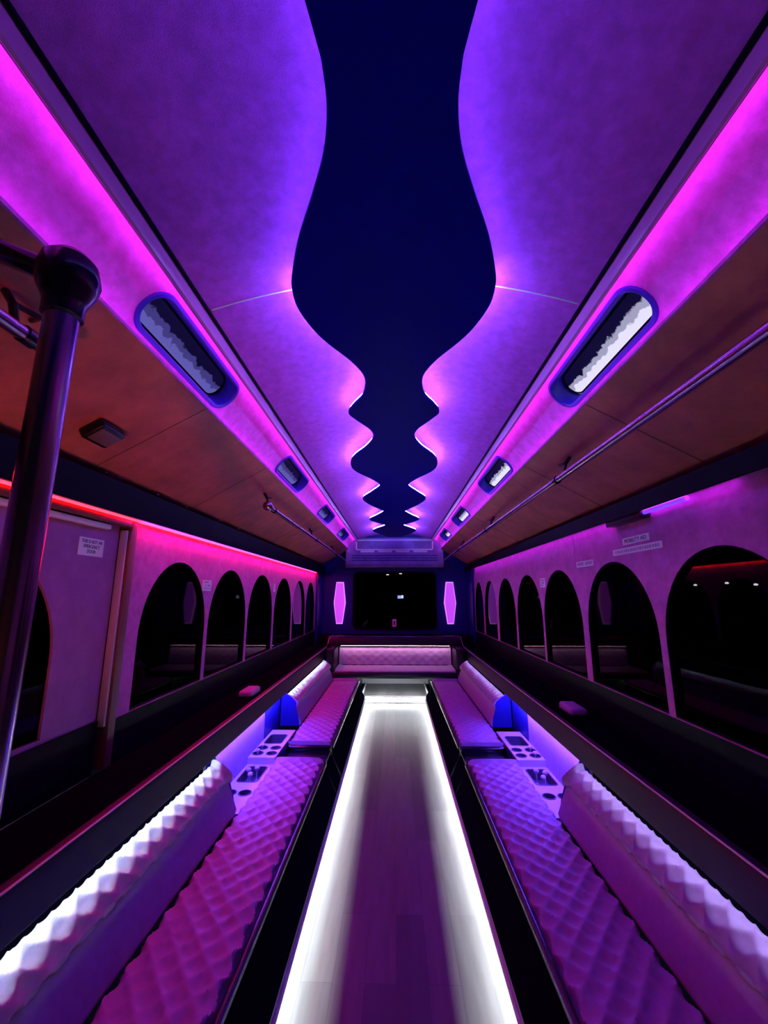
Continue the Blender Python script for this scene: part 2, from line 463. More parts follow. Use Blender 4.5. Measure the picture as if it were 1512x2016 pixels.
# rear wall
obj('wall_back', box(-1.26, 1.26, Y1, Y1+0.06, -0.04, 2.45), M['navy'], kind='structure')
wn += 1
w = obj('window_%d' % wn, add_rim(bmesh.new(), rrect(-0.66, 0.66, 0.88, 1.76, 0.06), lambda a, b, d: (a, Y1-d, b), [(0, 0.001), (0, 0.014), (0.03, 0.014), (0.03, 0.001)]), M['black'], kind='structure')
obj('pane', slab(rrect(-0.66, 0.66, 0.88, 1.76, 0.06), lambda a, b, d: (a, Y1-d, b), 0.002, 0.007), M['glass'], w)
for s in (-1, 1):
    tn += 1
    obj('trim_%d' % tn, box(*sorted((s*1.185, s*1.217)), 6.52, 6.995, 0.69, 1.80, 0.004), M['navy'], kind='structure')

# ------------------------------------------------------------------ things overhead
# wavy board hung under the ceiling, with its LED lines
WAVE = [(-0.8, .25), (-.45, .33), (-.1, .30), (.25, .20), (.42, .158), (.55, .1325), (.59, .128), (.655, .131), (.74, .152), (.84, .197), (.965, .259), (1.08, .303), (1.145, .320),
        (1.24, .322), (1.36, .290), (1.451, .246), (1.56, .180), (1.667, .136), (1.758, .1305), (1.872, .153), (1.97, .205), (2.066, .241), (2.16, .206), (2.30, .138),
        (2.42, .128), (2.58, .181), (2.775, .282), (2.957, .321), (3.137, .297), (3.365, .183), (3.56, .127), (3.80, .213), (4.07, .316), (4.35, .262), (4.66, .14),
        (4.74, .127), (4.98, .215), (5.24, .318), (5.47, .24), (5.70, .127), (5.95, .24), (6.20, .325), (6.5, .24), (6.79, .14), (6.87, .14)]
CV = [(y*0.979, h*0.979) for y, h in catmull(WAVE, 7)]
raft = empty('ceiling_board', (0, 3, 2.34), 'long navy gloss board with wavy edges hung under the middle of the ceiling', 'ceiling panel')
bm = bmesh.new()
rows = []
for y, h in CV:
    rows.append([bm.verts.new(p) for p in ((-h, y, 2.331), (h, y, 2.331), (h, y, 2.343), (-h, y, 2.343))])
for A, B in zip(rows, rows[1:]):
    for i in range(4): bm.faces.new((A[i], A[(i+1) % 4], B[(i+1) % 4], B[i]))
bm.faces.new(rows[0]); bm.faces.new(rows[-1])
obj('board', bm, M['raft'], raft)
for s in (-1, 1):
    P = []
    for i, (y, h) in enumerate(CV):
        a = CV[max(i-1, 0)]; b = CV[min(i+1, len(CV)-1)]; dy, dh = b[0]-a[0], b[1]-a[1]; l = hypot(dy, dh)
        P.append((s*(h-0.009*dy/l), y+0.009*dh/l, 2.3490))
    k = min(range(len(P)), key=lambda q: abs(P[q][1]-1.12))
    k0 = min(range(len(P)), key=lambda q: abs(P[q][1]-0.0))
    obj('light_strip', tube(P[k0:k+1], 0.0052, 6), M['glow_raft_front'], raft)['label'] = 'glowing violet light strip along the near wavy edge'
    obj('light_strip', tube(P[k:], 0.0052, 6), M['glow_raft'], raft)['label'] = 'glowing violet light strip along the far wavy edge'
for y in (0.2, 1.14, 2.5, 3.9, 5.3, 6.6):
    obj('hanger', box(-0.02, 0.02, y-0.02, y+0.02, 2.342, 2.431), M['black'], raft)

# sloped overhead panel on each side, its lip and added hidden magenta lines
for s in (-1, 1):
    t = empty('overhead_panel', (s*1.0, 3, 2.03), 'long tan sloped overhead panel above the %s windows' % SIDE[s], 'locker', None)
    obj('panel', prof([(1.218, 1.888), (1.20, 1.888), (0.757, 2.140), (0.76, 2.150), (0.772, 2.146), (1.218, 1.905)], Y0, 6.82, s), M['panel'], t)
    obj('edge_lip', prof([(0.757, 2.139), (0.752, 2.142), (0.752, 2.152), (0.756, 2.156), (0.760, 2.150)], Y0, 6.82, s), M['band'], t)
    for y in (1.55, 2.35, 3.95, 5.6):
        p = [(s*(1.197-0.437*i/6), y, 1.889+0.2495*i/6) for i in range(7)]
        obj('joint', tube(p, 0.0022, 6), M['frame'], t)
    if s < 0:
        for y in (1.28, 1.62, 1.72, 2.0, 2.3, 2.75, 3.1):
            obj('screw', lathe((s*1.185, y, 1.8965), [(0.0055, 0), (0.0055, -0.003), (0.003, -0.005)], n=10), M['chrome'], t)
    bm = bmesh.new(); bm.faces.new([bm.verts.new(p) for p in ((s*0.7595, 0.35, 2.1525), (s*0.7595, 6.88, 2.1525), (s*0.7695, 6.88, 2.1485), (s*0.7695, 0.35, 2.1485))])
    l = obj('light_strip', bm, M['glow_pink'])  # unseen magenta strip added to light the cove band from below
    tag(l, 'added magenta light line tucked on the edge above the %s overhead panel' % SIDE[s], 'light strip')

# red strip on the left wall
t = empty('light_strip', (-1.2, 3, 1.74), 'red glowing light strip running along the top of the left wall', 'light strip')
obj('diffuser', prof([(1.219, 1.739), (1.206, 1.7385), (1.204, 1.744), (1.206, 1.7495), (1.219, 1.7495)], 0.9, 6.5, -1), M['glow_red_dim'], t)
bm = bmesh.new(); bm.faces.new([bm.verts.new(p) for p in ((-1.2175, 0.9, 1.738), (-1.205, 0.9, 1.738), (-1.205, 6.5, 1.738), (-1.2175, 6.5, 1.738))])
obj('lit_underside', bm, M['glow_red'], t)

# purple tube lamp over the right windows
t = empty('tube_lamp', (1.2, 1.95, 1.80), 'purple tube lamp with a dark end box above the right arched windows', 'lamp')
obj('tube', tube([(1.19, 1.68, 1.788), (1.19, 1.975, 1.788)], 0.0115, 12), M['glow_bar'], t)
obj('end_box', box(1.165, 1.2195, 1.975, 2.30, 1.765, 1.799, 0.006), M['vinyl'], t)

# rear bulkhead over the back window
t = empty('overhead_cabinet', (0, 6.93, 1.83), 'dark blue bulkhead cabinet with grilles across the rear above the back window', 'cabinet')
bm = prof([(6.995, 1.84), (6.86, 1.85), (6.83, 1.90), (6.90, 2.34), (6.995, 2.34)], -0.80, 0.80)
R = Matrix(((0, 1, 0, 0), (1, 0, 0, 0), (0, 0, 1, 0), (0, 0, 0, 1)))
for v in bm.verts: v.co = R @ v.co
MB = mat('bulkhead_board', (0.22, 0.16, 0.42), 0.45, 0.25, 7)
obj('body', bm, MB, t)
fb = lambda a, b, d: (a, 6.83 + (b-1.90)/0.44*0.07 - d, b)
obj('grille_frame', add_rim(bmesh.new(), rrect(-0.62, 0.62, 2.15, 2.29, 0.012), fb, [(0, 0), (0, 0.012), (0.02, 0.012), (0.02, 0)]), M['white'], t)
for i in range(4):
    x0 = -0.56 + 0.29*i
    obj('vent', slab(rrect(x0, x0+0.23, 2.095, 2.125, 0.006), fb, 0, 0.008), M['white'], t)
for i in range(3):
    obj('shelf_line', slab(rrect(-0.7, 0.7, 1.955+0.04*i, 1.968+0.04*i, 0.003), fb, 0, 0.006), M['navy'], t)

# handrails
def rail(s, ya, yb, label, brackets, ends):
    t = empty('handrail', (s*0.80, (ya+yb)/2, 1.955), label, 'handrail')
    obj('bar', tube([(s*0.80, ya, 1.955), (s*0.80, yb, 1.955)], 0.0165, 16), M['dullmetal'], t)
    for y in brackets:
        b = tube([(s*0.80, y, 1.955), (s*0.835, y, 1.985), (s*0.85, y, 2.04), (s*0.873, y, 2.072)], 0.009, 10)
        b = add_tube(b, [(s*0.85, y, 2.04), (s*0.85, y+0.07, 2.055), (s*0.89, y+0.09, 2.063)], 0.007, 8)
        br = obj('bracket', b, M['bolster'], t)
        add_c = tube([(s*0.80, y-0.014, 1.955), (s*0.80, y+0.014, 1.955)], 0.0205, 16)
        obj('collar', add_c, M['bolster'], br)
    for y in ends:
        obj('end_ball', lathe((s*0.80, y, 1.955), [(0.004, -0.034), (0.022, -0.026), (0.031, -0.008), (0.031, 0.008), (0.022, 0.026), (0.004, 0.034)], 'y', 20), M['dullmetal'], t)
rail(1, Y0, 6.75, 'long metal handrail under the right overhead panel', (2.0, 3.6, 5.2), ())
rail(-1, Y0, 0.87, 'short near handrail under the left overhead panel behind the ball-topped pole', (0.80,), ())
rail(-1, 2.56, 6.75, 'far handrail with a ball end under the left overhead panel', (2.70, 4.2, 5.7), (2.56,))

# upright pole in the left foreground
t = empty('grab_pole', (-0.57, 0.623, 0.30), 'dark metal upright pole with a ball fitting in the left foreground', 'pole')
obj('tube', tube([(-0.57, 0.623, 0.342), (-0.57, 0.623, 1.90)], 0.0255, 24), M['dullmetal'], t)
obj('ball_fitting', lathe((-0.57, 0.623, 1.945), [(0.004, 0.052), (0.026, 0.046), (0.043, 0.028), (0.049, 0.0), (0.044, -0.024), (0.035, -0.042), (0.0315, -0.052), (0.031, -0.075), (0.026, -0.078)], n=28), M['bolster'], t)
obj('arm', tube([(-0.57, 0.623, 1.945), (-0.70, 0.618, 2.00), (-0.80, 0.61, 2.085)], 0.020, 14), M['bolster'], t)
obj('foot_flange', lathe((-0.57, 0.623, 0.338), [(0.045, 0), (0.045, 0.008), (0.03, 0.016)], n=24), M['dullmetal'], t)

# little box on the left panel, and a second small fitting
def panel_box(y, xm, label):
    t = empty('call_box', (-xm, y, 1.885+(1.20-xm)*0.57), label, 'box')
    zc = 1.888+(1.20-xm)*0.57
    bm = box(-0.045, 0.045, -0.06, 0.06, -0.034, 0.006, 0.010, 3)
    mtx = Matrix.Translation((-xm, y, zc-0.004)) @ Matrix.Rotation(-math.atan(0.57), 4, 'Y') 
    for v in bm.verts: v.co = mtx @ v.co
    obj('case', bm, M['vinyl'], t)
    bm = box(-0.03, 0.03, -0.05, 0.05, -0.038, -0.030, 0.003, 2)
    for v in bm.verts: v.co = mtx @ v.co
    obj('lens', bm, M['frame'], t)
panel_box(1.37, 1.04, 'small dark box fixed to the left sloped overhead panel beside the pole')

# ------------------------------------------------------------------ ledges, benches, consoles
ends = {'near': (Y0, 2.37), 'far': (3.86, 5.78)}
for s in (-1, 1):
    S = SIDE[s]
    # padded black ledge under the windows
    t = empty('window_ledge', (s*1.09, 3, 0.68), 'long padded black vinyl ledge below the %s arched windows' % S, 'ledge')
    top = [(0.992, 0.655), (0.992, 0.6865), (0.985, 0.686), (0.970, 0.682), (0.9645, 0.672), (0.958, 0.655), (0.945, 0.620), (0.934, 0.594), (0.929, 0.581), (0.9315, 0.5785), (0.936, 0.583), (0.941, 0.608), (0.955, 0.638), (0.985, 0.655)]
    obj('pad', prof(top, Y0, 6.22, s), M['vinyl'], t)
    obj('top_board', prof([(0.9925, 0.656), (1.2165, 0.662), (1.2165, 0.690), (0.9925, 0.6865)], Y0, 6.59, s), M['pad'], t)
    obj('piping', tube([(s*0.9655, Y0, 0.6825), (s*0.9655, 6.0, 0.6825), (s*0.965, 6.12, 0.69), (s*0.96, 6.19, 0.72), (s*0.95, 6.235, 0.78), (s*0.93, 6.26, 0.815)], 0.0034, 8), M['white'], t)
    for part, (ya, yb) in ends.items():
        yseat = {'near': (Y0, 3.055), 'far': (3.37, 5.78)}[part]
        where = {'near': 'nearest the camera', 'far': 'near the rear bench'}[part]
        b = empty('bench', (s*0.65, sum(yseat)/2, 0), '%s quilted bench %s, pale seat on a black base' % (S, where), 'bench')
        # seat
        line = [(0.815, 0.300), (0.805, 0.318), (0.77, 0.322), (0.60, 0.322), (0.510, 0.318), (0.492, 0.305), (0.489, 0.290)]
        line = line[::-1]
        bm = quilt_mesh(line, yseat[0], yseat[1], s, 0.085, 0.105, 0.015, [(0.815, 0.27), (0.489, 0.27)], 0.0085)
        obj('seat_cushion', bm, M['quilt'], b)
        base = [(0.818, 0.001), (0.478, 0.001), (0.478, 0.088), (0.398, 0.0885), (0.394, 0.102), (0.464, 0.235), (0.468, 0.27), (0.488, 0.275), (0.50, 0.272), (0.818, 0.272)]
        obj('seat_base', prof(base, yseat[0], yseat[1]+(0.02 if part == 'near' else 0), s), M['base'], b)
        obj('front_roll', tube([(s*0.4735, yseat[0], 0.287), (s*0.4735, yseat[1], 0.287)], 0.0145, 14), M['bolster'], b)
        obj('end_bolster', box(*sorted((s*0.47, s*0.80)), *((yseat[1]+0.001, yseat[1]+0.035) if part == 'near' else (yseat[0]-0.035, yseat[0]-0.001)), 0.235, 0.312, 0.014, 3), M['bolster'], b)
        obj('base_piping', tube([(s*0.393, yseat[0], 0.0755), (s*0.393, yseat[1], 0.0755)], 0.0125, 12), M['tube'], b)
        # backrest with the bulging quilted roll on top
        rl = [(0.958, 0.543), (0.943, 0.545), (0.918, 0.532), (0.893, 0.514), (0.870, 0.496), (0.857, 0.480), (0.860, 0.463), (0.872, 0.452)]
        bm = quilt_mesh(rl[::-1], ya, yb, s, 0.09, 0.09, 0.013, [(0.958, 0.45)], 0.008)
        back = obj('backrest', prof([(0.875, 0.455), (0.862, 0.440), (0.845, 0.40), (0.815, 0.325), (0.822, 0.30), (0.962, 0.30), (0.962, 0.53), (0.95, 0.53)], ya, yb, s), M['quilt'], b)
        obj('top_roll', bm, M['quilt'], back)
        obj('end_panel', prof([(0.94, 0.550), (0.915, 0.538), (0.872, 0.504), (0.858, 0.480), (0.860, 0.460), (0.858, 0.44), (0.838, 0.38), (0.826, 0.30), (0.99, 0.30), (0.99, 0.60), (0.96, 0.60)], *((yb+0.001, yb+0.010) if part == 'near' else (ya-0.010, ya-0.001)), s), M['navy'], b)
        ya2 = ya+0.02 if part == 'far' else (Y0 if s < 0 else 1.1)
        bm = bmesh.new(); bm.faces.new([bm.verts.new(p) for p in ((s*0.945, ya2, 0.6065), (s*0.945, yb-0.02, 0.6065), (s*0.949, yb-0.02, 0.6035), (s*0.949, ya2, 0.6035))])
        l = obj('light_strip', bm, M['glow_white2' if s < 0 else 'glow_white3'])
        tag(l, 'white light strip hidden under the %s ledge above the bench %s' % (S, where), 'light strip')
    # filler between the two benches
    # console in the gap of the backrests
    c = empty('console', (s*0.92, 3.1, 0.30), 'pale cup holder console in the gap of the %s backrests' % S, 'console')
    zt = 0.335
    fp = lambda x, y: (s*x, y, zt)
    bm = bmesh.new()
    cups = [(0.85, 3.11), (0.85, 3.215), (0.945, 3.11), (0.945, 3.215)]
    bins = [(0.835, 0.965, 3.30, 3.50)]
    for (x, y) in cups:
        xa, xb = (0.805, 0.8975) if x < 0.9 else (0.8975, 0.99)
        ya_, yb_ = (3.04, 3.1625) if y < 3.15 else (3.1625, 3.27)
        add_holed(bm, (xa, xb, ya_, yb_), circ(x, y, 0.036), fp)
    for x0, x1, y0, y1 in bins: add_holed(bm, (0.805, 0.99, 3.27, 3.62), rrect(x0, x1, y0, y1, 0.025), fp)
    bmesh.ops.remove_doubles(bm, verts=bm.verts[:], dist=1e-5)
    g = bmesh.ops.extrude_face_region(bm, geom=bm.faces[:])
    for v in g['geom']:
        if isinstance(v, bmesh.types.BMVert): v.co.z -= 0.012
    obj('tray', bm, M['tray'], c)
    fz = lambda x, y, d: (s*x, y, zt+d)
    for i, (x, y) in enumerate(cups):
        bm = bmesh.new(); add_rim(bm, circ(x, y, 0.036), fz, [(0.004, 0.0002), (0.003, 0.003), (-0.002, 0.003), (-0.002, -0.07)])
        cu = obj('cup_holder', bm, M['well'], c)
        obj('cup_floor', slab(circ(x, y, 0.034), fz, -0.072, -0.069), M['well'], cu)
        if i > 1:
            obj('peg', lathe((s*x, y, zt-0.069), [(0.013, 0), (0.013, 0.004), (0.004, 0.012), (0.004, 0.070), (0.013, 0.080), (0.016, 0.088), (0.012, 0.096), (0.004, 0.098)], n=16), M['tray'], cu)
    for x0, x1, y0, y1 in bins:
        bm = bmesh.new(); add_rim(bm, rrect(x0, x1, y0, y1, 0.025), fz, [(0.004, 0.0002), (0.003, 0.003), (-0.002, 0.003), (-0.002, -0.06)])
        bi = obj('bin', bm, M['well'], c)
        obj('bin_floor', slab(rrect(x0+0.002, x1-0.002, y0+0.002, y1-0.002, 0.024), fz, -0.062, -0.059), M['well'], bi)
    # lower step of the console towards the camera
    zl = 0.295
    fl = lambda x, y: (s*x, y, zl); fl3 = lambda x, y, d: (s*x, y, zl+d)
    bm = bmesh.new(); lows = [(0.87, 2.60), (0.95, 2.60)]
    add_holed(bm, (0.805, 0.99, 2.72, 3.04), rrect(0.835, 0.965, 2.76, 2.99, 0.025), fl)
    add_holed(bm, (0.805, 0.90, 2.39, 2.72), circ(0.858, 2.62, 0.036), fl); add_holed(bm, (0.90, 0.99, 2.39, 2.72), circ(0.945, 2.62, 0.036), fl)
    bmesh.ops.remove_doubles(bm, verts=bm.verts[:], dist=1e-5)
    g = bmesh.ops.extrude_face_region(bm, geom=bm.faces[:])
    for v in g['geom']:
        if isinstance(v, bmesh.types.BMVert): v.co.z -= 0.012
    obj('lower_tray', bm, M['tray'], c)
    bm = bmesh.new(); add_rim(bm, rrect(0.835, 0.965, 2.76, 2.99, 0.025), fl3, [(0.004, 0.0002), (0.003, 0.003), (-0.002, 0.003), (-0.002, -0.06)])
    bi = obj('bin', bm, M['well'], c); obj('bin_floor', slab(rrect(0.837, 0.963, 2.762, 2.988, 0.024), fl3, -0.062, -0.059), M['well'], bi)
    for x in (0.858, 0.945):
        bm = bmesh.new(); add_rim(bm, circ(x, 2.62, 0.036), fl3, [(0.004, 0.0002), (0.003, 0.003), (-0.002, 0.003), (-0.002, -0.07)])
        cu = obj('cup_holder', bm, M['well'], c); obj('cup_floor', slab(circ(x, 2.62, 0.034), fl3, -0.072, -0.069), M['well'], cu)
    for (x, y) in ((0.90, 2.83), (0.935, 2.90), (0.89, 2.93)):
        obj('peg', lathe((s*x, y, zl-0.059), [(0.012, 0), (0.004, 0.010), (0.004, 0.055), (0.014, 0.066), (0.017, 0.076), (0.012, 0.085), (0.004, 0.087)], n=16), M['tray'], c)
    obj('riser', prof([(0.805, 0.285), (0.99, 0.285), (0.99, 0.334), (0.805, 0.334)], 3.036, 3.046, s), M['tray'], c)
    # ribbed back panel of the gap
    bm = bmesh.new(); n = 120; P = []
    for i in range(n+1):
        y = 2.39+1.0*i/n; d = 0.004*abs(sin(pi*i/6))
        P.append([bm.verts.new((s*(0.992-d), y, 0.295)), bm.verts.new((s*(0.992-d), y, 0.655)), bm.verts.new((s*1.012, y, 0.655)), bm.verts.new((s*1.012, y, 0.295))])
    for A, B in zip(P, P[1:]):
        for i in range(4): bm.faces.new((A[i], A[(i+1) % 4], B[(i+1) % 4], B[i]))
    bm.faces.new(P[0]); bm.faces.new(P[-1])
    obj('back_panel', bm, M['quilt'], c)
    obj('body', box(*sorted((s*0.822, s*1.012)), 2.386, 3.84, 0.002, 0.20, 0.004), M['navy'], c)
    obj('rear_board', box(*sorted((s*0.996, s*1.012)), 3.395, 3.84, 0.20, 0.655, 0.002), M['navy'], c)
    l = obj('light_strip', prof([(0.938, 0.584), (0.944, 0.592), (0.950, 0.588), (0.943, 0.579)], 2.40, 3.82, s), M['glow_niche'])
    tag(l, 'blue violet light strip under the ledge over the %s console' % S, 'light strip')
    # black box between the two seats
    bx = empty('seat_divider', (s*0.6, 3.21, 0.0), 'black vinyl box between the near and far %s benches' % S, 'box')
    obj('body', prof([(0.478, 0.002), (0.80, 0.002), (0.80, 0.262), (0.49, 0.262), (0.465, 0.25), (0.394, 0.102), (0.398, 0.0885), (0.478, 0.088)], 3.10, 3.325, s), M['base'], bx)
    obj('lid', box(*sorted((s*0.475, s*0.80)), 3.098, 3.327, 0.2625, 0.278, 0.006), M['bolster'], bx)
    obj('base_piping', tube([(s*0.393, 3.0565, 0.0755), (s*0.393, 3.3685, 0.0755)], 0.0125, 12), M['tube'], bx)
    # white line along the aisle floor
    bm = bmesh.new(); bm.faces.new([bm.verts.new(p) for p in ((s*0.450, Y0, 0.0865), (s*0.470, Y0, 0.0865), (s*0.470, 5.86, 0.0865), (s*0.450, 5.86, 0.0865))])
    l = obj('light_strip', bm, M['glow_white'])
    tag(l, 'white light strip along the foot of the %s benches by the aisle' % S, 'light strip')

# rear platform step with a bright nosing
t = empty('floor_step', (0, 6.2, 0), 'raised grey rear platform with a bright nosing at the end of the aisle', 'step')
obj('platform', box(-0.448, 0.448, 5.90, 6.74, 0.001, 0.085, 0.003), M['floor'], t)
obj('nosing', box(-0.44, 0.44, 5.885, 5.905, 0.060, 0.090, 0.004), M['white'], t)
l = obj('light_strip', box(-0.40, 0.40, 5.868, 5.880, 0.022, 0.034, 0.002), M['glow_step'], t)
for s in (-1, 1):
    obj('side_edge', box(*sorted((s*0.43, s*0.447)), 5.92, 6.70, 0.086, 0.112, 0.003), M['white'], t)

# rear bench
t = empty('rear_bench', (0, 6.3, 0), 'pink-lit bench across the rear under a black padded top rail', 'bench')
def yx(bm):
    for v in bm.verts: v.co = R @ v.co
    return bm
obj('seat_frame', yx(prof([(5.80, 0.325), (5.79, 0.345), (5.79, 0.385), (5.80, 0.402), (6.36, 0.402), (6.36, 0.325)], -0.84, 0.84)), M['vinyl'], t)
obj('seat_cushion', quilt_mesh([(5.815, 0.402), (5.82, 0.418), (5.86, 0.424), (6.24, 0.424), (6.30, 0.42)], -0.80, 0.80, 1, 0.1, 0.13, 0.006, [(6.30, 0.402)], 0.016, 'x'), M['quilt'], t)
obj('backrest', quilt_mesh([(6.262, 0.43), (6.270, 0.55), (6.288, 0.632), (6.305, 0.655), (6.335, 0.662)], -0.80, 0.80, 1, 0.1, 0.13, 0.006, [(6.36, 0.66), (6.36, 0.43)], 0.016, 'x'), M['quilt'], t)
obj('top_rail', yx(prof([(6.235, 0.700), (6.245, 0.690), (6.256, 0.690), (6.30, 0.672), (6.60, 0.672), (6.60, 0.80), (6.27, 0.815), (6.25, 0.80), (6.24, 0.78)], -0.965, 0.965)), M['vinyl'], t)
obj('piping', tube([(-0.94, 6.258, 0.816), (0.94, 6.258, 0.816)], 0.003, 8), M['dullmetal'], t)
for s in (-1, 1):
    obj('side_arm', box(*sorted((s*0.812, s*0.925)), 5.80, 6.23, 0.33, 0.70, 0.02, 3), M['vinyl'], t)
    obj('leg', box(*sorted((s*0.50, s*0.84)), 5.84, 6.74, 0.0, 0.325, 0.004), M['vinyl'], t)
bm = bmesh.new(); bm.faces.new([bm.verts.new(p) for p in ((-0.45, 5.98, 0.3235), (0.45, 5.98, 0.3235), (0.45, 6.02, 0.3235), (-0.45, 6.02, 0.3235))])  # white light added to brighten the platform and the aisle end
obj('light_strip', bm, M['glow_step'], t)['label'] = 'added white light strip under the front edge of the seat'
bm = bmesh.new(); bm.faces.new([bm.verts.new(p) for p in ((-0.78, 6.246, 0.6885), (0.78, 6.246, 0.6885), (0.78, 6.255, 0.6885), (-0.78, 6.255, 0.6885))])  # unseen pink light added to brighten the rear backrest
obj('light_strip', bm, M['glow_bench'], t)['label'] = 'added pink light strip under the black top rail'
obj('kick_board', box(-0.50, 0.50, 6.70, 6.74, 0.086, 0.325, 0.003), M['white'], t)
obj('rear_shelf', box(-1.2, 1.2, 6.60, 6.99, 0.66, 0.79, 0.004), M['black'], t)

# ------------------------------------------------------------------ lamps and small things
for s in (-1, 1):
    t = empty('wall_lamp', (s*0.90, Y1, 1.28), 'glowing pink tapered wall lamp to the %s of the back window' % SIDE[s], 'lamp')
    hexa = [(s*0.90+dx, z) for dx, z in ((-0.050, 0.945), (0.050, 0.945), (0.098, 1.28), (0.060, 1.615), (-0.060, 1.615), (-0.098, 1.28))]
    cx, cz = s*0.90, 1.28
    sc = lambda k, h=hexa: [(cx+(x-cx)*k, cz+(z-cz)*(1-(1-k)*0.35)) for x, z in h]
    f3 = lambda a, b, d: (a, Y1-0.001-d, b)
    obj('backplate', slab(sc(0.8), f3, 0.0, 0.02), M['black'], t)
    bm = bmesh.new()
    rings = [[bm.verts.new(f3(a, b, d)) for a, b in sc(k)] for k, d in ((1.0, 0.02), (1.0, 0.05), (0.86, 0.062))]
    for A, B in zip(rings, rings[1:]):
        for i in range(6): bm.faces.new((A[i], A[(i+1) % 6], B[(i+1) % 6], B[i]))
    bm.faces.new(rings[0])
    obj('shade_rim', bm, M['glow_lamp_rim'], t)
    obj('shade', slab(sc(0.86), f3, 0.055, 0.0625), M['glow_lamp'], t)

# stickers and latch on the back window
def plate(name, a0, a1, b0, b1, f3, m, label, cat, group=None, d0=0.0, d1=0.003, r=0.004):
    t = empty(name, f3((a0+a1)/2, b0, 0), label, cat, group)
    obj('plate', slab(rrect(a0, a1, b0, b1, r), f3, d0, d1), m, t)
    return t
fR = lambda a, b, d: (a, Y1-0.008-d, b)
MS = glow('sticker_glow', (0.25, 0.42, 1.0), 0.9); MS2 = glow('sticker_glow_pale', (0.75, 0.9, 1.0), 0.9)  # emission makes the sticker glow, it is no lamp
t = plate('back_sticker', 0.045, 0.145, 1.345, 1.40, fR, M['black'], 'small blue and white sticker given a glow on the dark back window', 'lamp')
obj('blue_patch', slab(rrect(0.048, 0.108, 1.348, 1.397, 0.004), fR, 0.003, 0.006), MS, t)
obj('white_patch', slab(rrect(0.109, 0.142, 1.352, 1.40, 0.004), fR, 0.003, 0.006), MS2, t)
t = plate('window_latch', -0.04, 0.025, 0.90, 1.02, fR, M['white'], 'small grey latch plate low on the dark back window', 'latch', None, 0, 0.012)
obj('keeper', slab(rrect(-0.018, 0.003, 0.93, 0.99, 0.004), fR, 0.012, 0.02), M['dullmetal'], t)
MW = glow('mark_glow', (1, 0.85, 1.0), 1.2)  # glow put on two small white marks
for x, z, lab in ((-0.115, 1.735, 'left of two tiny white glowing marks at the top of the back window'), (0.10, 1.752, 'right of two tiny white glowing marks at the top of the back window')):
    t = plate('white_mark', x-0.026, x+0.026, z-0.008, z+0.008, fR, M['black'], lab, 'lamp')
    obj('lens', slab(rrect(x-0.022, x+0.022, z-0.006, z+0.006, 0.004), fR, 0.003, 0.006), MW, t)

# rounded pads lying on the ledges
for s, y, x, lab in ((-1, 3.21, 1.06, 'small pink rounded pad lying on the left ledge in front of the windows'), (1, 2.80, 1.10, 'small purple rounded pad lying on the right ledge in front of the windows')):
    t = empty('ledge_pad', (s*x, y, 0.69), lab, 'pad')
    obj('cover', box(*sorted((s*(x-0.05), s*(x+0.05))), y-0.10, y+0.10, 0.690, 0.735, 0.018, 4), M['quilt'], t)
    obj('base', box(*sorted((s*(x-0.053), s*(x+0.053))), y-0.103, y+0.103, 0.6905, 0.700, 0.004), M['vinyl'], t)

# writing
def lettering(txt, width, height, parent, mtx, m, spacing=1.0):
    cu = bpy.data.curves.new('lettering', 'FONT'); cu.body = txt; cu.size = 1; cu.align_x = 'CENTER'; cu.align_y = 'CENTER'; cu.extrude = 0.02; cu.space_line = spacing
    tmp = bpy.data.objects.new('tmp', cu); COL.objects.link(tmp)
    dg = bpy.context.evaluated_depsgraph_get(); me = bpy.data.meshes.new_from_object(tmp.evaluated_get(dg))
    bpy.data.objects.remove(tmp)
    xs = [v.co.x for v in me.vertices]; ys = [v.co.y for v in me.vertices]
    cx, cy = (min(xs)+max(xs))/2, (min(ys)+max(ys))/2; kx = width/(max(xs)-min(xs)); ky = height/(max(ys)-min(ys))
    for v in me.vertices:
        v.co = mtx @ Vector(((v.co.x-cx)*kx, (v.co.y-cy)*ky, 0.0006 if v.co.z > 0 else -0.0002))
    me.materials.clear(); me.materials.append(m)
    o = bpy.data.objects.new('lettering', me); COL.objects.link(o); o.parent = parent; o.matrix_parent_inverse = parent.matrix_basis.inverted()
    return o
def sign(s, ya, yb, za, zb, txt, label, size=(0.86, 0.76), spacing=1.0):
    f3 = lambda a, b, d: (s*(W-0.0006-d), a, b)
    t = plate('sign', ya, yb, za, zb, f3, M['paper'], label, 'sign', None, 0, 0.002, 0.003)
    yc, zc = (ya+yb)/2, (za+zb)/2
    # reading direction: +y on the left wall, -y on the right wall
    mtx = Matrix(((0, 0, -s, s*(W-0.0028)), (-s, 0, 0, yc), (0, 1, 0, zc), (0, 0, 0, 1)))
    lettering(txt, (yb-ya)*size[0], (zb-za)*size[1], t, mtx, M['ink'], spacing)
    return t
def door_sign():
    f3 = lambda a, b, d: (-W-0.0294+d, a, b)
    t = plate('sign', 1.610, 1.752, 1.558, 1.631, f3, M['paper'], 'white notice reading THIS IS NOT AN EMERGENCY DOOR on the left door', 'sign', None, 0, 0.002, 0.003)
    mtx = Matrix(((0, 0, 1, -W-0.0272), (1, 0, 0, 1.681), (0, 1, 0, 1.596), (0, 0, 0, 1)))
    lettering('THIS IS NOT AN\nEMERGENCY\nDOOR', 0.118, 0.054, t, mtx, M['ink'])
door_sign()
sign(1, 2.008, 2.245, 1.660, 1.696, 'MOBILITY AID', 'white sign reading MOBILITY AID on the right wall', (0.82, 0.55))
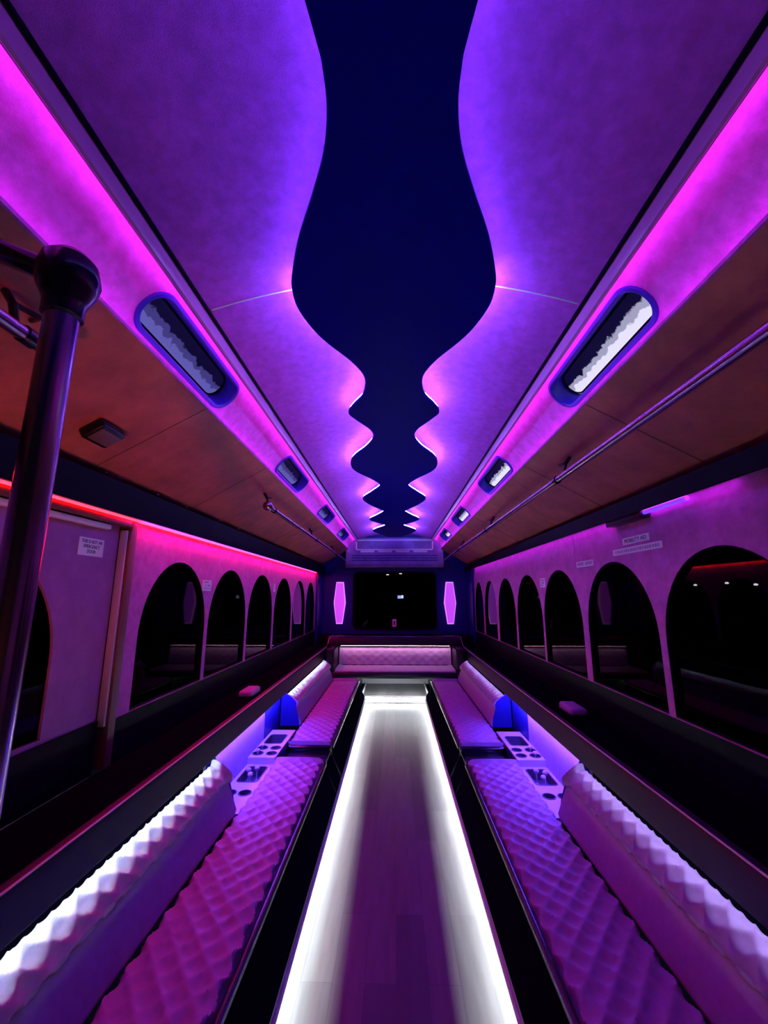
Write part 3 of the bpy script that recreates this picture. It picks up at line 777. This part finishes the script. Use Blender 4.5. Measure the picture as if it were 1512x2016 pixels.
def notice(s, ya, yb, za, zb, label, rows):
    """a notice whose print is too small to read: rows of (left, right, height, size) as fractions"""
    f3 = lambda a, b, d: (s*(W-0.0006-d), a, b)
    t = plate('sign', ya, yb, za, zb, f3, M['paper'], label, 'sign', None, 0, 0.002, 0.003)
    for l, r, h, k in rows:
        if s > 0: l, r = 1-r, 1-l
        a0, a1 = ya+(yb-ya)*l, ya+(yb-ya)*r; b0, b1 = za+(zb-za)*(h-k/2), za+(zb-za)*(h+k/2)
        obj('print_line', slab([(a0, b0), (a1, b0), (a1, b1), (a0, b1)], f3, 0.002, 0.0024), M['print'], t)
    return t
notice(1, 1.918, 2.353, 1.613, 1.646, 'long white sign with one line of small print under the mobility aid sign', [(0.06+0.048*i, 0.06+0.048*i+(0.036 if i % 3 else 0.028), 0.5, 0.5 if i % 2 else 0.42) for i in range(19)])
notice(1, 2.597, 2.836, 1.579, 1.617, 'white label with two grey fields right of the right wall joint', [(0.06, 0.46, 0.55, 0.55), (0.54, 0.95, 0.55, 0.55)])
notice(1, 3.447, 3.570, 1.463, 1.537, 'small white square notice between two right arched windows', [(0.08, 0.9, 0.78, 0.14), (0.25, 0.75, 0.5, 0.2), (0.12, 0.6, 0.24, 0.12)])
notice(-1, 2.656, 2.782, 1.428, 1.497, 'small white notice between the first two left arched windows', [(0.12, 0.62, 0.8, 0.13), (0.22, 0.4, 0.5, 0.1), (0.55, 0.82, 0.5, 0.16), (0.05, 0.95, 0.22, 0.07)])
notice(-1, 4.235, 4.292, 1.432, 1.515, 'narrow white notice between the third and fourth left arched windows', [(0.2, 0.8, 0.8, 0.1), (0.2, 0.8, 0.5, 0.1)])

# joints of the wall lining
for s, y in ((-1, 4.27), (1, 2.86)):
    tn += 1
    obj('trim_%d' % tn, prof([(W-0.003, 1.58), (W-0.0002, 1.58), (W-0.0002, 1.80 if s > 0 else 1.728), (W-0.003, 1.80 if s > 0 else 1.728)], y-0.006, y+0.006, s), M['wall'], kind='structure')

# street lamps seen through the nearest right window
for x, y, z, lab in ((9.0, 12.885, 1.698, 'left'), (9.0, 11.674, 1.724, 'middle'), (9.0, 10.764, 1.661, 'right')):
    t = empty('street_lamp', (x, y, -0.6), 'the %s of three tiny white street lamps seen through the nearest right window' % lab, 'lamp')
    obj('post', tube([(x, y, -0.6), (x, y, z-0.02)], 0.03, 10), M['black'], t)
    obj('head', lathe((x, y, z), [(0.02, -0.03), (0.045, -0.01), (0.045, 0.01), (0.02, 0.03)], n=14), M['street'], t)

# unseen warm spot added behind the camera to light the left side
ld = bpy.data.lights.new('warm_fill_spot', 'SPOT'); ld.energy = 78; ld.color = (1.0, 0.16, 0.06); ld.spot_size = math.radians(46); ld.spot_blend = 1.0; ld.shadow_soft_size = 0.05
lo = bpy.data.objects.new('warm_fill_spot', ld); COL.objects.link(lo); lo.location = (-0.30, -0.7, 0.18)
lo.rotation_euler = (Vector((-1.08, 2.0, 1.93))-lo.location).to_track_quat('-Z', 'Y').to_euler()

# ------------------------------------------------------------------ world, camera, look
w = bpy.data.worlds.new('night'); bpy.context.scene.world = w; w.use_nodes = True
w.node_tree.nodes['Background'].inputs[0].default_value = (0.002, 0.002, 0.006, 1); w.node_tree.nodes['Background'].inputs[1].default_value = 1.0

cam = bpy.data.cameras.new('camera'); co = bpy.data.objects.new('camera', cam); COL.objects.link(co)
F_PX = 820.0
cam.sensor_fit = 'HORIZONTAL'; cam.sensor_width = 36.0; cam.lens = 36.0*F_PX/1512.0; cam.clip_start = 0.02
pitch, yaw = math.radians(11.30993), math.radians(1.43853)
F = Vector((-sin(yaw)*cos(pitch), cos(yaw)*cos(pitch), sin(pitch))); Rt = Vector((cos(yaw), sin(yaw), 0)); U = Rt.cross(F)
co.matrix_world = Matrix(((Rt.x, U.x, -F.x, 0), (Rt.y, U.y, -F.y, 0), (Rt.z, U.z, -F.z, 1.4), (0, 0, 0, 1)))
sc = bpy.context.scene; sc.camera = co
sc.view_settings.view_transform = 'Standard'; sc.view_settings.look = 'None'; sc.view_settings.gamma = 1.0; sc.view_settings.exposure = 0.0
sc.view_settings.use_curve_mapping = False
